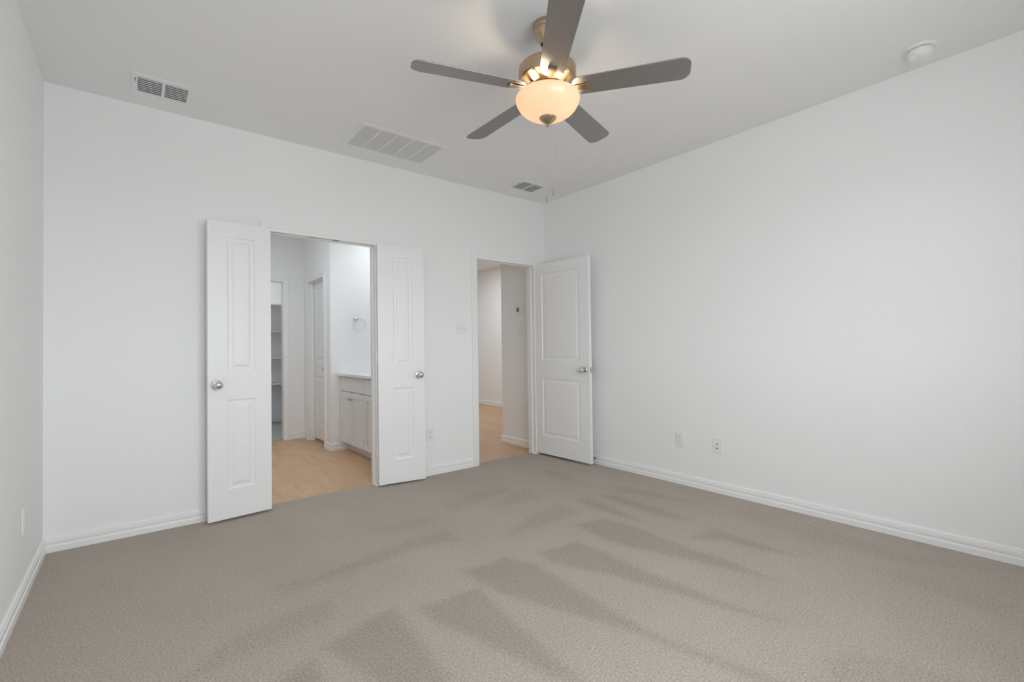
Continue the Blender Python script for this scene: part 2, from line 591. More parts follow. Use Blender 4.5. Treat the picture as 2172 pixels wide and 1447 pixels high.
# ------------------------------------------------------------------ baseboards
cw = .062
baseboard('baseboard_back', [(OB[0] - cw, 0), (-W, 0)], 1)
baseboard('baseboard_back_middle', [(OE[0] - cw, 0), (OB[1] + cw, 0)], 1)
baseboard('baseboard_left', [(-W, 0), (-W, YN)], 1)
baseboard('baseboard_right', [(0, YN), (0, 0)], 1)
baseboard('baseboard_front', [(-W, YN), (0, YN)], 1)
baseboard('baseboard_bathroom_column', [(-1.05, 1.70), (-1.788, 1.70), (-1.788, SD[0] - cw)], 1, -.008)
baseboard('baseboard_bathroom_far', [(-1.788, 2.79), (-2.035 + cw, 2.79)], 1, -.008)
baseboard('baseboard_closet', [(-1.17, 4.53), (-3.30, 4.53)], 1)
baseboard('baseboard_hall', [(0, T), (0, .795), (T, .795)], 1, -.008)
baseboard('baseboard_living', [(2.08, .795), (2.08, 7.0)], 1, -.008)

# ------------------------------------------------------------------ door frames
def frame(name, u0, u1, hh, fn, depth=T, stop=True, stop_at=.045):
    """casing on the face, jamb lining through the wall, stop strips; fn(u, t, z): t>0 out of the wall, t<0 into it"""
    bm = bmesh.new()
    casing(bm, u0, u1, hh, fn)
    o = struct(name, bm, M_TRIM)

    def bx(bm, a0, a1, t0, t1, z0, z1):
        vs = [bm.verts.new(fn(a, t, z)) for a in (a0, a1) for t in (t0, t1) for z in (z0, z1)]
        for f in ((0, 1, 3, 2), (4, 6, 7, 5), (0, 4, 5, 1), (2, 3, 7, 6), (0, 2, 6, 4), (1, 5, 7, 3)):
            bm.faces.new([vs[i] for i in f])
    bm = bmesh.new()
    bx(bm, u0 - J, u0, -depth - .001, .001, -.02, hh)
    bx(bm, u1, u1 + J, -depth - .001, .001, -.02, hh)
    bx(bm, u0 - J, u1 + J, -depth - .001, .001, hh, hh + J)
    obj('jamb', bm, M_TRIM, o)
    if stop:
        bm = bmesh.new()
        s0, s1 = -stop_at - .035, -stop_at
        bx(bm, u0, u0 + .011, s0, s1, 0, hh - .011)
        bx(bm, u1 - .011, u1, s0, s1, 0, hh - .011)
        bx(bm, u0, u1, s0, s1, hh - .011, hh)
        bevel(obj('door_stop', bm, M_TRIM, o), .002)
    return o


bf = frame('trim_1', OB[0], OB[1], OH, lambda u, t, z: Vector((u, -t, z)))
ef = frame('trim_2', OE[0], OE[1], OH, lambda u, t, z: Vector((u, -t, z)))
frame('trim_3', -2.835, -2.035, 2.055, lambda u, t, z: Vector((u, 2.79 - t, z - .008)), stop=False)
frame('trim_4', SD[0], SD[1], 2.04, lambda u, t, z: Vector((-1.788 - t, u, z - .008)), stop_at=.024)
# ball-catch strikes under the head jamb of the bathroom opening
for x in (-2.446, -2.272):
    bm = bmesh.new()
    box(bm, x - .026, x + .026, .001, .030, OH - .004, OH + .001)
    box(bm, x - .008, x + .008, .009, .024, OH - .006, OH)
    bevel(obj('strike_plate', bm, M_CATCH, bf), .0008)
bm = bmesh.new()
box(bm, OE[0] - .0005, OE[0] + .0015, .006, .036, .885, .945)
obj('strike_plate', bm, M_STEEL, ef)


# ------------------------------------------------------------------ doors
def leaf_mesh(wd, ht, th, s0, s1, rows):
    """moulded two-panel leaf, width along x, thickness 0..th along y; rows = [(z0,z1)...] panel spans"""
    bm = bmesh.new()
    us = [0, s0, s1, wd]
    zs = [0]
    for a, b in rows:
        zs += [a, b]
    zs.append(ht)
    rings = [(0, 0), (.005, .0065), (.012, .0078), (.027, .0072), (.041, .0022), (.047, .0015)]
    for face in (0, 1):
        y0 = 0 if face == 0 else th
        sg = 1 if face == 0 else -1
        g = {}
        for i, u in enumerate(us):
            for k, z in enumerate(zs):
                g[i, k] = bm.verts.new((u, y0, z))
        for i in range(3):
            for k in range(len(zs) - 1):
                if i == 1 and k % 2 == 1:
                    prev = [g[i, k], g[i + 1, k], g[i + 1, k + 1], g[i, k + 1]]
                    u0, u1, z0, z1 = us[i], us[i + 1], zs[k], zs[k + 1]
                    for a, d in rings[1:]:
                        cur = [bm.verts.new(p) for p in ((u0 + a, y0 + sg * d, z0 + a), (u1 - a, y0 + sg * d, z0 + a),
                                                         (u1 - a, y0 + sg * d, z1 - a), (u0 + a, y0 + sg * d, z1 - a))]
                        for q in range(4):
                            bm.faces.new((prev[q], prev[(q + 1) % 4], cur[(q + 1) % 4], cur[q]))
                        prev = cur
                    bm.faces.new(prev)
                else:
                    bm.faces.new((g[i, k], g[i + 1, k], g[i + 1, k + 1], g[i, k + 1]))
        if face == 0:
            G0 = g
        else:
            G1 = g
    ni, nk = len(us), len(zs)
    for i in range(ni - 1):
        for k in (0, nk - 1):
            bm.faces.new((G0[i, k], G0[i + 1, k], G1[i + 1, k], G1[i, k]))
    for k in range(nk - 1):
        for i in (0, ni - 1):
            bm.faces.new((G0[i, k], G0[i, k + 1], G1[i, k + 1], G1[i, k]))
    return bm


KN_PLATE = [(0, 0), (.033, 0), (.033, .003), (.030, .007), (.020, .010), (.0135, .011), (.0125, .020), (0, .020)]
KN_BALL = [(0, .018), (.012, .018), (.014, .024), (.0235, .031), (.0275, .041), (.0275, .050), (.024, .059), (.016, .065), (0, .067)]


def make_leaf(name, origin, rotz, wd, z0, ht, th, s0, s1, knob_u, hinge_y, catch=False, latch=False, hinges=(.24, 1.03, 1.80)):
    rt = sempty(name, (origin[0], origin[1], z0), rotz)
    rows = [(.215 - z0, .82 - z0), (1.015 - z0, 1.932 - z0)]
    bevel(obj('door_leaf', leaf_mesh(wd, ht - z0, th, s0, s1, rows), M_DOOR, rt), .0012)
    for y, sg in ((0, -1), (th, 1)):
        k = Matrix.Translation((knob_u, y, .925 - z0)) @ Matrix.Rotation(R(90) * (1 if sg < 0 else -1), 4, 'X')
        bm = bmesh.new(); lathe(bm, KN_PLATE, 36, k)
        ro = obj('door_knob', bm, M_CHROME, rt, 35)
        bm = bmesh.new(); lathe(bm, KN_BALL, 36, k)
        obj('knob_ball', bm, M_CHROME, ro, 60)
    for hz in hinges:
        bm = bmesh.new()
        k = Matrix.Translation((-.004, hinge_y, hz - z0))
        lathe(bm, [(0, 0), (.0055, 0), (.0055, .089), (.003, .092), (0, .093)], 12, k)
        obj('hinge', bm, M_TRIM, rt, 40)
    if catch:
        bm = bmesh.new()
        lathe(bm, [(.009, 0), (.009, .0012), (.005, .0012), (.0045, .004), (0, .0055)], 16, Matrix.Translation((wd - .075, th / 2, ht - z0)))
        obj('ball_catch', bm, M_STEEL, rt, 30)
    if latch:
        bm = bmesh.new()
        box(bm, wd - .0005, wd + .0015, th / 2 - .0125, th / 2 + .0125, .925 - z0 - .028, .925 - z0 + .028)
        lp = bevel(obj('latch_plate', bm, M_CHROME, rt), .0006)
        bm = bmesh.new()
        box(bm, wd + .001, wd + .010, th / 2 - .006, th / 2 + .006, .925 - z0 - .008, .925 - z0 + .008)
        bevel(obj('latch_bolt', bm, M_CHROME, lp), .003)
    return rt


def ang(p, q):
    return math.atan2(q[1] - p[1], q[0] - p[0])


TH = .035
# left leaf of the bathroom pair: local y points into the room, so the origin is its back corner
pL, qL = (-2.776, -.090), (-3.163, -.127)
aL = ang(pL, qL)
oL = (pL[0] + TH * math.sin(aL), pL[1] - TH * math.cos(aL))
d1 = make_leaf('door_1', oL, aL, .392, .016, 2.036, TH, .106, .276, .340, -.004, catch=True)
pR, qR = (-1.957, -.058), (-1.556, -.120)
d2 = make_leaf('door_2', pR, ang(pR, qR), .404, .016, 2.036, TH, .130, .296, .352, TH + .004, catch=True)
pE, qE = (-.160, .004), (-.132, -.757)
d3 = make_leaf('door_3', pE, ang(pE, qE), .762, .022, 2.036, TH, .118, .640, .697, TH * .5, latch=True)
d4 = make_leaf('door_4', (-1.727, SD[1] - .003), R(-90), SD[1] - SD[0] - .006, .030, 2.028, TH, .108, .506, .556, TH + .004)
for o_, l_ in ((d1, 'white two-panel narrow door folded back against the wall, left leaf of the double doorway'),
               (d2, 'white two-panel narrow door, right leaf of the double doorway, beside the light switch'),
               (d3, 'full-width white two-panel door standing open against the right-hand wall'),
               (d4, 'closed white door seen edge-on inside the bathroom behind the wall corner')):
    o_['label'] = l_
    o_['category'] = 'door'

# ------------------------------------------------------------------ windows in the near wall
for i, (a, b) in enumerate(WINS):
    rt = sempty('window_%d' % (i + 1), ((a + b) / 2, YN - .06, WZ0))
    hw = (b - a) / 2; hh = WZ1 - WZ0
    bm = bmesh.new()
    for (x0, x1, z0, z1) in ((-hw, -hw + .04, 0, hh), (hw - .04, hw, 0, hh), (-hw + .04, hw - .04, 0, .045), (-hw + .04, hw - .04, hh - .04, hh),
                             (-hw + .04, hw - .04, hh * .5 - .02, hh * .5 + .02)):
        box(bm, x0, x1, -.03, .03, z0, z1)
    obj('window_frame', bm, M_TRIM, rt)
    bm = bmesh.new(); box(bm, -hw + .03, hw - .03, -.003, .003, .03, hh - .03)
    obj('glass_pane', bm, M_GLASS, rt)
    bm = bmesh.new(); box(bm, -hw - .02, hw + .02, .0605, .10, -.02, .002)
    obj('window_sill', bm, M_TRIM, rt)

# ------------------------------------------------------------------ ceiling registers
def register(name, label, x0, x1, y0, y1, cols, n, gap, tilt, back, lip, grp=None, lever=None, cat='vent'):
    rt = thing(name, label, cat, ((x0 + x1) / 2, (y0 + y1) / 2, H), 0, grp)
    ox, oy = (x0 + x1) / 2, (y0 + y1) / 2
    cy0, cy1 = cols[0][2], cols[0][3]
    bm = bmesh.new()
    zf = -.006
    xsb = [x0] + [v for c in cols for v in (c[0], c[1])] + [x1]
    # flat face around the louvre openings
    box(bm, x0 - ox, x1 - ox, y0 - oy, cy0 - oy, zf, -.0005)
    box(bm, x0 - ox, x1 - ox, cy1 - oy, y1 - oy, zf, -.0005)
    for i in range(0, len(xsb), 2):
        box(bm, xsb[i] - ox, xsb[i + 1] - ox, cy0 - oy, cy1 - oy, zf, -.0005)
    # slanted outer lip along the room side
    prism(bm, [(y0 - oy - .005, -.0005), (y0 - oy + .001, -.0005), (y0 - oy + .001, zf)], x0 - ox, x1 - ox,
          Matrix(((0, 0, 1, 0), (1, 0, 0, 0), (0, 1, 0, 0), (0, 0, 0, 1))))
    bevel(obj('face_frame', bm, M_VENT, rt), .0012)
    bm = bmesh.new()
    box(bm, cols[0][0] - ox - .002, cols[-1][1] - ox + .002, cy0 - oy - .002, cy1 - oy + .002, -.0014, -.0006)
    obj('backing_plate', bm, back, rt)  # flat plate; on the registers its grey paints in the duct's shade
    for c in cols:
        bm = bmesh.new()
        for k in range(n):
            yc_ = cy0 + (cy1 - cy0) * (k + .5) / n - oy
            hwid = (cy1 - cy0) / n * (1 - gap) / 2
            m_ = Matrix.Translation((0, yc_, -.0045)) @ Matrix.Rotation(tilt, 4, 'X')
            box(bm, c[0] - ox, c[1] - ox, -hwid, hwid, -.0004, .0004, m_)
        obj('louvre', bm, M_VENT, rt)
    if lever:
        bm = bmesh.new()
        box(bm, lever[0] - ox - .0022, lever[0] - ox + .0022, lever[1] - oy - .020, lever[1] - oy + .020, zf - .0005, zf + .001)
        lv = obj('lever_slot', bm, M_DARK, rt)
        bm = bmesh.new(); box(bm, lever[0] - ox - .0008, lever[0] - ox + .0008, lever[1] - oy - .002, lever[1] - oy + .002, zf - .008, zf)
        obj('lever', bm, M_VENT, lv)
    return rt


register('air_register', 'white two-column supply register on the ceiling near the left wall', -3.560, -3.262, -.440, -.180,
         [(-3.530, -3.415, -.402, -.208), (-3.400, -3.288, -.402, -.208)], 8, .36, R(14), M_VENTB, 0, 'ceiling supply registers', (-3.541, -.362))
register('air_register', 'small white supply register on the ceiling above the entry door, by the corner', -.668, -.355, -.455, -.205,
         [(-.640, -.518, -.420, -.226), (-.503, -.385, -.420, -.226)], 8, .36, R(14), M_VENTB, 0, 'ceiling supply registers', (-.650, -.35))
gx0, gx1 = -2.296, -1.618
cols = []
cwid = (gx1 - gx0 - .05 - 4 * .012) / 5
for i in range(5):
    a = gx0 + .025 + i * (cwid + .012)
    cols.append((a, a + cwid, -.612, -.232))
register('return_air_grille', 'wide white five-section return air grille on the ceiling above the double doorway', gx0, gx1, -.640, -.206, cols, 26, .22, R(6), M_FILTER, 0)

# ------------------------------------------------------------------ smoke detector
sd = thing('smoke_detector', 'round white smoke detector on the ceiling at the right', 'smoke detector', (-.235, -3.252, H))
bm = bmesh.new(); lathe(bm, [(0, 0), (.070, 0), (.071, -.004), (.068, -.010), (.058, -.013), (0, -.013)], 48)
obj('base_plate', bm, M_PLATE, sd, 40)
bm = bmesh.new(); lathe(bm, [(0, -.0155), (.055, -.0155), (.057, -.020), (.0565, -.032), (.052, -.046), (.043, -.054), (.030, -.058), (0, -.059)], 48)
obj('housing', bm, M_PLATE, sd, 40)
bm = bmesh.new(); lathe(bm, [(0, -.0128), (.053, -.0128), (.053, -.016), (0, -.016)], 48)
obj('vent_slot', bm, M_DARK, sd, 40)
bm = bmesh.new(); lathe(bm, [(0, -.045), (.0175, -.045), (.0175, -.058), (.0155, -.0615), (.011, -.060), (.007, -.0585), (0, -.0585)], 32, Matrix.Translation((-.022, .024, 0)))
obj('test_button', bm, M_PLATE, sd, 40)

# ------------------------------------------------------------------ wall plates
def rounded(w_, h_, r_, n=4):
    pts = []
    for cx, cy, a0 in ((w_ / 2 - r_, h_ / 2 - r_, 0), (-w_ / 2 + r_, h_ / 2 - r_, 90), (-w_ / 2 + r_, -h_ / 2 + r_, 180), (w_ / 2 - r_, -h_ / 2 + r_, 270)):
        for k in range(n + 1):
            a = R(a0 + 90 * k / n)
            pts.append((cx + r_ * math.cos(a), cy + r_ * math.sin(a)))
    return pts


def plate_root(name, label, cat, loc, normal, group=None):
    rt = thing(name, label, cat, loc, 0, group)
    z_ = Vector(normal); x_ = Vector((0, 0, 1)).cross(z_); y_ = Vector((0, 0, 1))
    rt.rotation_euler = Matrix((x_, y_, z_)).transposed().to_euler()
    return rt


def cover(rt, w_, h_):
    bm = bmesh.new()
    prism(bm, rounded(w_, h_, .005), 0, .004)
    prism(bm, rounded(w_ - .008, h_ - .008, .004), .004, .006)
    return bevel(obj('cover_plate', bm, M_PLATE, rt), .0008)


def outlet(label, loc, normal, grp=None):
    rt = plate_root('power_outlet', label, 'outlet', loc, normal, grp)
    cover(rt, .076, .120)
    for s in (-1, 1):
        bm = bmesh.new(); prism(bm, rounded(.033, .029, .011), .006, .0078, Matrix.Translation((0, s * .0195, 0)))
        so = obj('socket', bm, M_PLATE, rt)
        bm = bmesh.new()
        for dx, hgt in ((-.0063, .009), (.0063, .0075)):
            box(bm, dx - .0012, dx + .0012, s * .0195 + .001, s * .0195 + .001 + hgt, .0078, .0080)
        box(bm, -.0022, .0022, s * .0195 - .0095, s * .0195 - .005, .0078, .0080)
        obj('socket_slots', bm, M_HOLE, so)
    bm = bmesh.new(); lathe(bm, [(0, .006), (.003, .006), (.0025, .0073), (0, .0075)], 12)
    obj('screw', bm, M_PLATE, rt)
    return rt


outlet('white power outlet low on the wall between the double doorway and the entry', (-1.445, 0, .366), (0, -1, 0))
outlet('white power outlet on the right wall, nearer the open door', (0, -1.628, .370), (-1, 0, 0))
outlet('white power outlet seen edge-on low on the left wall', (-W, -.620, .360), (1, 0, 0))
rt = plate_root('cable_plate', 'white cable and phone jack plate on the right wall, the nearer of two plates', 'wall plate', (0, -1.952, .363), (-1, 0, 0))
cover(rt, .076, .120)
for s, rr in ((1, .0045), (-1, .0062)):
    bm = bmesh.new(); lathe(bm, [(0, .006), (rr, .006), (rr, .011), (rr * .55, .011), (rr * .55, .012), (0, .012)], 16, Matrix.Translation((.0, s * .0165, 0)))
    jk = obj('jack', bm, M_STEEL, rt, 30)
    bm = bmesh.new(); lathe(bm, [(0, .0121), (rr * .5, .0121), (0, .0122)], 12, Matrix.Translation((0, s * .0165, 0)))
    obj('jack_hole', bm, M_DARK, jk)

rt = plate_root('light_switch', 'white double toggle light switch beside the entry doorway', 'light switch', (-1.094, 0, 1.347), (0, -1, 0))
cover(rt, .116, .120)
for s, tl in ((-1, -1), (1, 1)):
    bm = bmesh.new(); box(bm, s * .023 - .0055, s * .023 + .0055, -.012, .012, .006, .0066)
    sl = obj('toggle_frame', bm, M_PLATE, rt)
    bm = bmesh.new(); box(bm, s * .023 - .0042, s * .023 + .0042, -.005, .005, 0, .014, Matrix.Translation((0, tl * .003, .004)) @ Matrix.Rotation(R(-28 * tl), 4, 'X'))
    bevel(obj('toggle', bm, M_PLATE, sl), .0012)
    bm = bmesh.new(); box(bm, s * .023 - .003, s * .023 + .003, -tl * .009 - .0015, -tl * .009 + .0015, .0066, .0068)
    obj('toggle_slot', bm, M_HOLE, sl)

rt = plate_root('light_switch', 'white single light switch below the thermostat in the hallway', 'light switch', (0, .430, 1.353), (-1, 0, 0))
cover(rt, .072, .118)
bm = bmesh.new(); prism(bm, rounded(.034, .066, .003), .006, .009)
bevel(obj('rocker', bm, M_PLATE, rt), .0015)
rt = plate_root('thermostat', 'small white thermostat with grey screen on the hallway wall', 'thermostat', (0, .432, 1.590), (-1, 0, 0))
bm = bmesh.new(); prism(bm, rounded(.112, .094, .008), 0, .022)
bevel(obj('housing', bm, M_PLATE, rt), .003)
bm = bmesh.new(); prism(bm, rounded(.052, .052, .003), .0215, .0228, Matrix.Translation((-.016, .006, 0)))
obj('screen', bm, M_SCREEN, rt)

# ------------------------------------------------------------------ door stop on the right baseboard
ds = thing('door_stop', 'small metal door stop on the baseboard behind the open entry door', 'door stop', (-.0125, -.712, .058))
kx = Matrix.Rotation(R(-90), 4, 'Y')
bm = bmesh.new(); lathe(bm, [(0, 0), (.011, 0), (.010, .004), (.004, .007), (0, .007)], 20, kx)
obj('mount', bm, M_STEEL, ds, 30)
bm = bmesh.new()
pts = []
for i in range(0, 97):
    a = i * 2 * PI / 12
    pts.append((-.006 - .040 * i / 96, .006 * math.cos(a), .006 * math.sin(a)))
tube(bm, pts, .0013, 6)
obj('spring', bm, M_STEEL, ds, 60)
bm = bmesh.new(); lathe(bm, [(0, .045), (.0075, .045), (.008, .052), (.006, .057), (0, .058)], 20, kx)
obj('bumper', bm, M_PLATE, ds, 40)

# ------------------------------------------------------------------ bathroom vanity
vx = -1.662              # cabinet face plane
va = thing('vanity_cabinet', 'grey painted bathroom vanity cabinet with shaker doors', 'cabinet', (vx, .965, -.008))
Y0v, Y1v = .240, 1.696
bm = bmesh.new()
Lx = lambda a: a - vx
Ly = lambda a: a - .965
cb = Lx(-1.052)
box(bm, 0, .018, Ly(Y0v), Ly(Y1v), .100, .860)
box(bm, .018, cb, Ly(Y0v), Ly(Y0v) + .016, .100, .860)
box(bm, .018, cb, Ly(Y1v) - .016, Ly(Y1v), .100, .860)
box(bm, .018, cb, Ly(Y0v) + .016, Ly(Y1v) - .016, .100, .116)
box(bm, cb - .006, cb, Ly(Y0v) + .016, Ly(Y1v) - .016, .116, .860)
box(bm, .075, Lx(-1.052), Ly(Y0v), Ly(Y1v), 0, .100)
obj('cabinet_body', bm, M_CAB, va)
dw = (Y1v - Y0v - .016) / 4
for k in range(4):
    y1 = Y1v - .008 - k * dw
    y0 = y1 - dw
    a, b = Ly(y0 + .003), Ly(y1 - .003)
    z0, z1 = .108, .682
    bm = bmesh.new()
    s = .056
    box(bm, -.019, -.0005, a, a + s, z0, z1)
    box(bm, -.019, -.0005, b - s, b, z0, z1)
    box(bm, -.019, -.0005, a + s, b - s, z0, z0 + s)
    box(bm, -.019, -.0005, a + s, b - s, z1 - s, z1)
    box(bm, -.010, -.0005, a + s, b - s, z0 + s, z1 - s)
    dr = bevel(obj('cabinet_door', bm, M_CAB, va), .0012)
    ky = a + .030 if k % 2 == 0 else b - .030
    bm = bmesh.new()
    lathe(bm, [(0, 0), (.008, 0), (.006, .004), (.005, .012), (.0135, .018), (.0145, .023), (.011, .028), (0, .030)], 24,
          Matrix.Translation((-.019, ky, .612)) @ Matrix.Rotation(R(-90), 4, 'Y'))
    obj('cabinet_knob', bm, M_STEEL, dr, 40)
for k in range(2):
    y1 = Y1v - .008 - k * 2 * dw
    y0 = y1 - 2 * dw
    bm = bmesh.new()
    box(bm, -.019, -.0005, Ly(y0 + .003), Ly(y1 - .003), .692, .850)
    bevel(obj('false_drawer', bm, M_CAB, va), .0012)
# countertop with an oval basin
ct = thing('vanity_countertop', 'white glossy vanity countertop with oval basin', 'countertop', (-1.37, .965, .852))
bm = bmesh.new()
cx0, cx1, cy0, cy1 = -1.715 + 1.37, -1.052 + 1.37, Y0v - .0 - .965, 1.698 - .965
bcx, bcy, ra, rb = -.02, 0.14, .155, .215
nseg = 48
top = []
for i in range(nseg):
    a = 2 * PI * i / nseg
    top.append(bm.verts.new((bcx + ra * math.cos(a), bcy + rb * math.sin(a), .030)))
outer = []
for i in range(nseg):
    a = 2 * PI * i / nseg
    c_, s_ = math.cos(a), math.sin(a)
    kx_ = min(((cx1 - bcx) / c_) if c_ > 1e-6 else 9, ((cx0 - bcx) / c_) if c_ < -1e-6 else 9)
    ky_ = min(((cy1 - bcy) / s_) if s_ > 1e-6 else 9, ((cy0 - bcy) / s_) if s_ < -1e-6 else 9)
    k_ = min(kx_, ky_)
    outer.append(bm.verts.new((bcx + k_ * c_, bcy + k_ * s_, .030)))
for i in range(nseg):
    j = (i + 1) % nseg
    bm.faces.new((top[i], top[j], outer[j], outer[i]))
prev = top
for kk, (sc_, dz) in enumerate(((1.0, .033), (.97, .034), (.93, .028), (.86, -.02), (.7, -.07), (.4, -.095), (.08, -.1))):
    cur = []
    for i in range(nseg):
        a = 2 * PI * i / nseg
        cur.append(bm.verts.new((bcx + ra * sc_ * math.cos(a), bcy + rb * sc_ * math.sin(a), dz)))
    for i in range(nseg):
        j = (i + 1) % nseg
        bm.faces.new((prev[i], prev[j], cur[j], cur[i]))
    prev = cur
bm.faces.new(prev)
# corners and edge
for (x, y) in ((cx0, cy0), (cx1, cy0), (cx1, cy1), (cx0, cy1)):
    v = bm.verts.new((x, y, .030))
    o2 = sorted(outer, key=lambda q: (q.co.xy - v.co.xy).length)
    ex = [q for q in outer if abs(q.co.x - x) < 1e-5]; ey = [q for q in outer if abs(q.co.y - y) < 1e-5]
    if ex and ey:
        a_ = min(ex, key=lambda q: (q.co - v.co).length); b_ = min(ey, key=lambda q: (q.co - v.co).length)
        if a_ is not b_ and (a_.co - v.co).length > 1e-6 and (b_.co - v.co).length > 1e-6:
            bm.faces.new((a_, v, b_))
for (x0, x1, y0, y1) in ((cx0, cx0 + .018, cy0, cy1), (cx0 + .018, cx1, cy0, cy0 + .018)):
    box(bm, x0, x1, y0, y1, .0, .0299)
box(bm, cx0 + .018, cx1, cy1 - .01, cy1, .010, .0299)
obj('counter_slab', bm, M_TOP, ct)
bm = bmesh.new(); box(bm, cx1 - .020, cx1 - .001, cy0, cy1, .030, .130)
bevel(obj('backsplash', bm, M_TOP, ct), .002)

# towel ring on the end wall
tr = thing('towel_ring', 'chrome towel ring on the bathroom wall above the vanity', 'towel ring', (-1.492, 1.70, 1.512))
kY = Matrix.Rotation(R(90), 4, 'X')
bm = bmesh.new(); lathe(bm, [(0, 0), (.024, 0), (.024, .004), (.018, .008), (.010, .011), (.009, .048), (.012, .050), (.012, .060), (.008, .064), (0, .065)], 28, kY)
obj('mount', bm, M_CHROME, tr, 35)
bm = bmesh.new()
pts = [(.024 + .075 * math.cos(2 * PI * i / 48), -.055, -.070 + .075 * math.sin(2 * PI * i / 48)) for i in range(49)]
tube(bm, pts, .0032, 8)
obj('ring', bm, M_CHROME, tr, 60)

# closet shelving
cs = thing('closet_shelving', 'white built-in closet shelves seen through the bathroom doorway', 'shelves', (-2.0, 4.53, 0))
for z in (1.880, 1.462, 1.046, .640):
    bm = bmesh.new(); box(bm, -.62, .55, -.36, -.002, z - .019, z)
    bevel(obj('shelf', bm, M_SHELF, cs), .001)
bm = bmesh.new(); box(bm, -.62, .55, -.020, -.001, .535, .619)
obj('cleat', bm, M_SHELF, cs)
for x in (-.62 - .019, .55):
    bm = bmesh.new(); box(bm, x, x + .019, -.36, -.002, .0, 1.88)
    obj('side_panel', bm, M_SHELF, cs)

# ------------------------------------------------------------------ ceiling fan
FX, FY = -1.9587, -2.1518
fan = thing('ceiling_fan', 'brass five-blade ceiling fan with lit frosted glass bowl', 'ceiling fan', (FX, FY, H))
zz = lambda z: z - H
bm = bmesh.new()
lathe(bm, [(0, zz(2.7395)), (.064, zz(2.7395)), (.067, zz(2.734)), (.067, zz(2.716)), (.064, zz(2.711)), (.066, zz(2.707)), (.065, zz(2.698)), (.058, zz(2.680)),
           (.045, zz(2.662)), (.036, zz(2.650)), (.033, zz(2.643)), (.028, zz(2.643)), (.026, zz(2.65)), (.024, zz(2.66)), (0, zz(2.66))], 56)
obj('canopy', bm, M_BRASS, fan, 35)
M_BALL = mat('hanger_ball', (.035, .012, .010), .4)
bm = bmesh.new(); lathe(bm, [(0, zz(2.668)), (.020, zz(2.662)), (.0245, zz(2.650)), (.020, zz(2.638)), (.013, zz(2.634)), (0, zz(2.634))], 32)
obj('hanger_ball', bm, M_BALL, fan, 40)
bm = bmesh.new(); lathe(bm, [(0, zz(2.65)), (.0125, zz(2.65)), (.0125, zz(2.545)), (0, zz(2.545))], 24)
obj('downrod', bm, M_BRASS, fan, 40)
bm = bmesh.new()
lathe(bm, [(0, zz(2.562)), (.024, zz(2.562)), (.027, zz(2.553)), (.050, zz(2.548)), (.100, zz(2.538)), (.132, zz(2.527)), (.140, zz(2.519)), (.1415, zz(2.512)),
           (.1415, zz(2.466)), (.140, zz(2.461)), (.1365, zz(2.458)), (.134, zz(2.4575)), (.078, zz(2.440)), (.073, zz(2.440)), (.072, zz(2.436)), (0, zz(2.436))], 72)
for k in range(5):
    a = R(305.465 + 36 + 72 * k)
    # radial ribs stamped in the underside
    m_ = Matrix.Rotation(a, 4, 'Z') @ Matrix.Translation((.105, 0, zz(2.4475))) @ Matrix.Rotation(R(-17), 4, 'Y')
    box(bm, -.028, .028, -.006, .006, -.003, .001, m_)
obj('motor_housing', bm, M_BRASS, fan, 35)
bm = bmesh.new()
lathe(bm, [(0, zz(2.436)), (.066, zz(2.436)), (.069, zz(2.430)), (.069, zz(2.392)), (.064, zz(2.386)), (0, zz(2.386))], 48)
obj('light_kit_housing', bm, M_BRASS, fan, 35)


def blade_outline():
    w0, w1, r0, r1 = .057, .0665, .122, .663
    pts = []
    n = 7
    c0 = .042
    for k in range(n + 1):      # inner end, rounded
        a = R(180 + 90 * k / n)
        pts.append((r0 + c0 + c0 * math.cos(a), -w0 + c0 + c0 * math.sin(a)))
    c1 = .045
    for k in range(n + 1):
        a = R(270 + 90 * k / n)
        pts.append((r1 - c1 + c1 * math.cos(a), -w1 + c1 + c1 * math.sin(a)))
    for k in range(n + 1):
        a = R(0 + 90 * k / n)
        pts.append((r1 - c1 + c1 * math.cos(a), w1 - c1 + c1 * math.sin(a)))
    for k in range(n + 1):
        a = R(90 + 90 * k / n)
        pts.append((r0 + c0 + c0 * math.cos(a), w0 - c0 + c0 * math.sin(a)))
    return pts


PITCH = R(-12)
for k in range(5):
    a = R(305.465 + 72 * k)
    m_ = Matrix.Rotation(a, 4, 'Z') @ Matrix.Translation((0, 0, zz(2.410))) @ Matrix.Rotation(PITCH, 4, 'X')
    bm = bmesh.new(); prism(bm, blade_outline(), 0, .006)
    bl = bevel(obj('blade', bm, M_BLADE, fan), .0018)
    bl.matrix_local = m_
    # blade iron: tapered strap from the hub to under the blade, with a raised end pad
    bm = bmesh.new()
    st = [(.060, .030, .012, 0), (.085, .029, .012, 0), (.105, .016, .011, .2), (.122, .0, .012, .7), (.150, -.0035, .0145, 1), (.196, -.0035, .0205, 1)]
    rows_ = []
    for (r_, z_, hw, tw) in st:
        p_ = PITCH * tw
        row = []
        for yy, dz in ((-hw, 0), (hw, 0), (hw, -.004), (-hw, -.004)):
            row.append(bm.verts.new((r_, yy * math.cos(p_), z_ + dz + yy * math.sin(p_))))
        rows_.append(row)
    for A, B in zip(rows_[:-1], rows_[1:]):
        for q in range(4):
            bm.faces.new((A[q], A[(q + 1) % 4], B[(q + 1) % 4], B[q]))
    bm.faces.new(rows_[0]); bm.faces.new(rows_[-1][::-1])
    box(bm, .190, .203, -.0205, .0205, -.0125, -.0005, Matrix.Rotation(PITCH, 4, 'X'))
    ir = bevel(obj('blade_iron', bm, M_BRASS, fan), .0012)
    ir.matrix_local = Matrix.Rotation(a, 4, 'Z') @ Matrix.Translation((0, 0, zz(2.410)))
bm = bmesh.new()
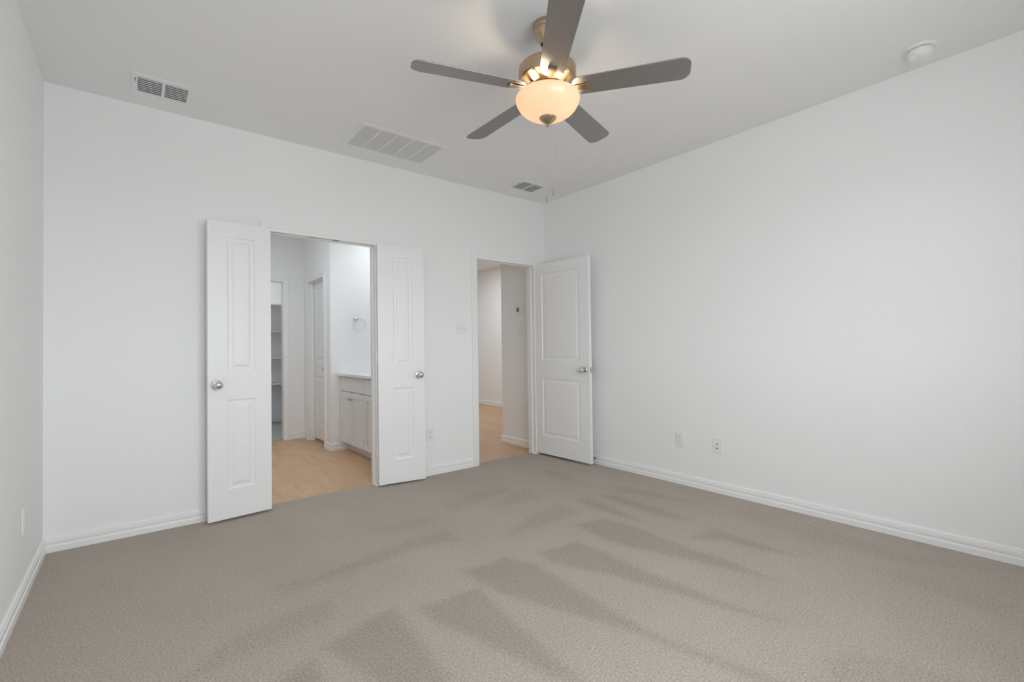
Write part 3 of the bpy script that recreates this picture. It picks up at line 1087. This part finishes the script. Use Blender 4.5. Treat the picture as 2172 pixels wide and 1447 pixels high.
outp = [(.1500, 2.3820), (.1545, 2.379), (.1575, 2.371), (.1570, 2.361), (.1520, 2.346), (.1420, 2.328), (.1270, 2.311), (.1060, 2.296), (.0800, 2.285), (.0500, 2.278), (.020, 2.275)]
inp = [(r_ - .003 if r_ > .05 else r_, z_ + .003) for r_, z_ in outp][::-1]
lathe(bm, [(r_, zz(z_)) for r_, z_ in outp + inp], 80, closed=True)
bw = obj('glass_bowl', bm, M_BOWL, fan, 60)
bw['label'] = 'lit cream frosted glass bowl shade'
bm = bmesh.new()
lathe(bm, [(0, zz(2.282)), (.040, zz(2.282)), (.042, zz(2.277)), (.039, zz(2.272)), (.030, zz(2.262)), (.017, zz(2.252)), (.006, zz(2.247)), (.0035, zz(2.2455)),
           (.0065, zz(2.242)), (.0075, zz(2.238)), (.006, zz(2.234)), (0, zz(2.232))], 40)
obj('finial', bm, M_BRASS, fan, 45)
bm = bmesh.new(); lathe(bm, [(0, zz(2.385)), (.004, zz(2.385)), (.004, zz(2.28)), (0, zz(2.28))], 10)
obj('bowl_stem', bm, M_BRASS, fan)
# two lit bulbs lying inside the bowl
BULB_L = 150.0
M_BULB = bpy.data.materials.new('bulb_glow'); M_BULB.use_nodes = True
_b = M_BULB.node_tree.nodes['Principled BSDF']
_b.inputs['Emission Color'].default_value = (1, .80, .58, 1)
_b.inputs['Emission Strength'].default_value = BULB_L
for ba in (R(-66), R(114)):
    bm = bmesh.new()
    k_ = Matrix.Rotation(ba, 4, 'Z') @ Matrix.Translation((.058, 0, zz(2.334))) @ Matrix.Rotation(R(90), 4, 'Y')
    lathe(bm, [(0, .0), (.008, .001), (.010, .006), (.016, .016), (.0185, .028), (.0165, .040), (.010, .049), (0, .052)], 24, k_)
    obj('bulb', bm, M_BULB, fan, 60)
# pull chains, hanging behind the bowl
cf = Vector((math.sin(yaw), math.cos(yaw)))
cr = Vector((math.cos(yaw), -math.sin(yaw)))
for lat, zend, nm in ((.002, 1.915, 0), (.038, 1.950, 1)):
    p0 = cf * .069 + cr * lat * .6
    p1 = cf * .166 + cr * lat
    bm = bmesh.new()
    tube(bm, [(p0.x, p0.y, zz(2.400)), ((p0 * .4 + p1 * .6).x, (p0 * .4 + p1 * .6).y, zz(2.400)), (p1.x, p1.y, zz(2.393)), (p1.x, p1.y, zz(2.36)), (p1.x, p1.y, zz(zend + .03))], .00032, 6)
    ch = obj('pull_chain', bm, M_CHAIN, fan)
    bm = bmesh.new()
    lathe(bm, [(0, .034), (.0022, .033), (.0036, .026), (.0042, .012), (.0052, .004), (.0056, .001), (0, 0)], 16, Matrix.Translation((p1.x, p1.y, zz(zend))))
    obj('pull_fob', bm, M_FOB, ch, 50)
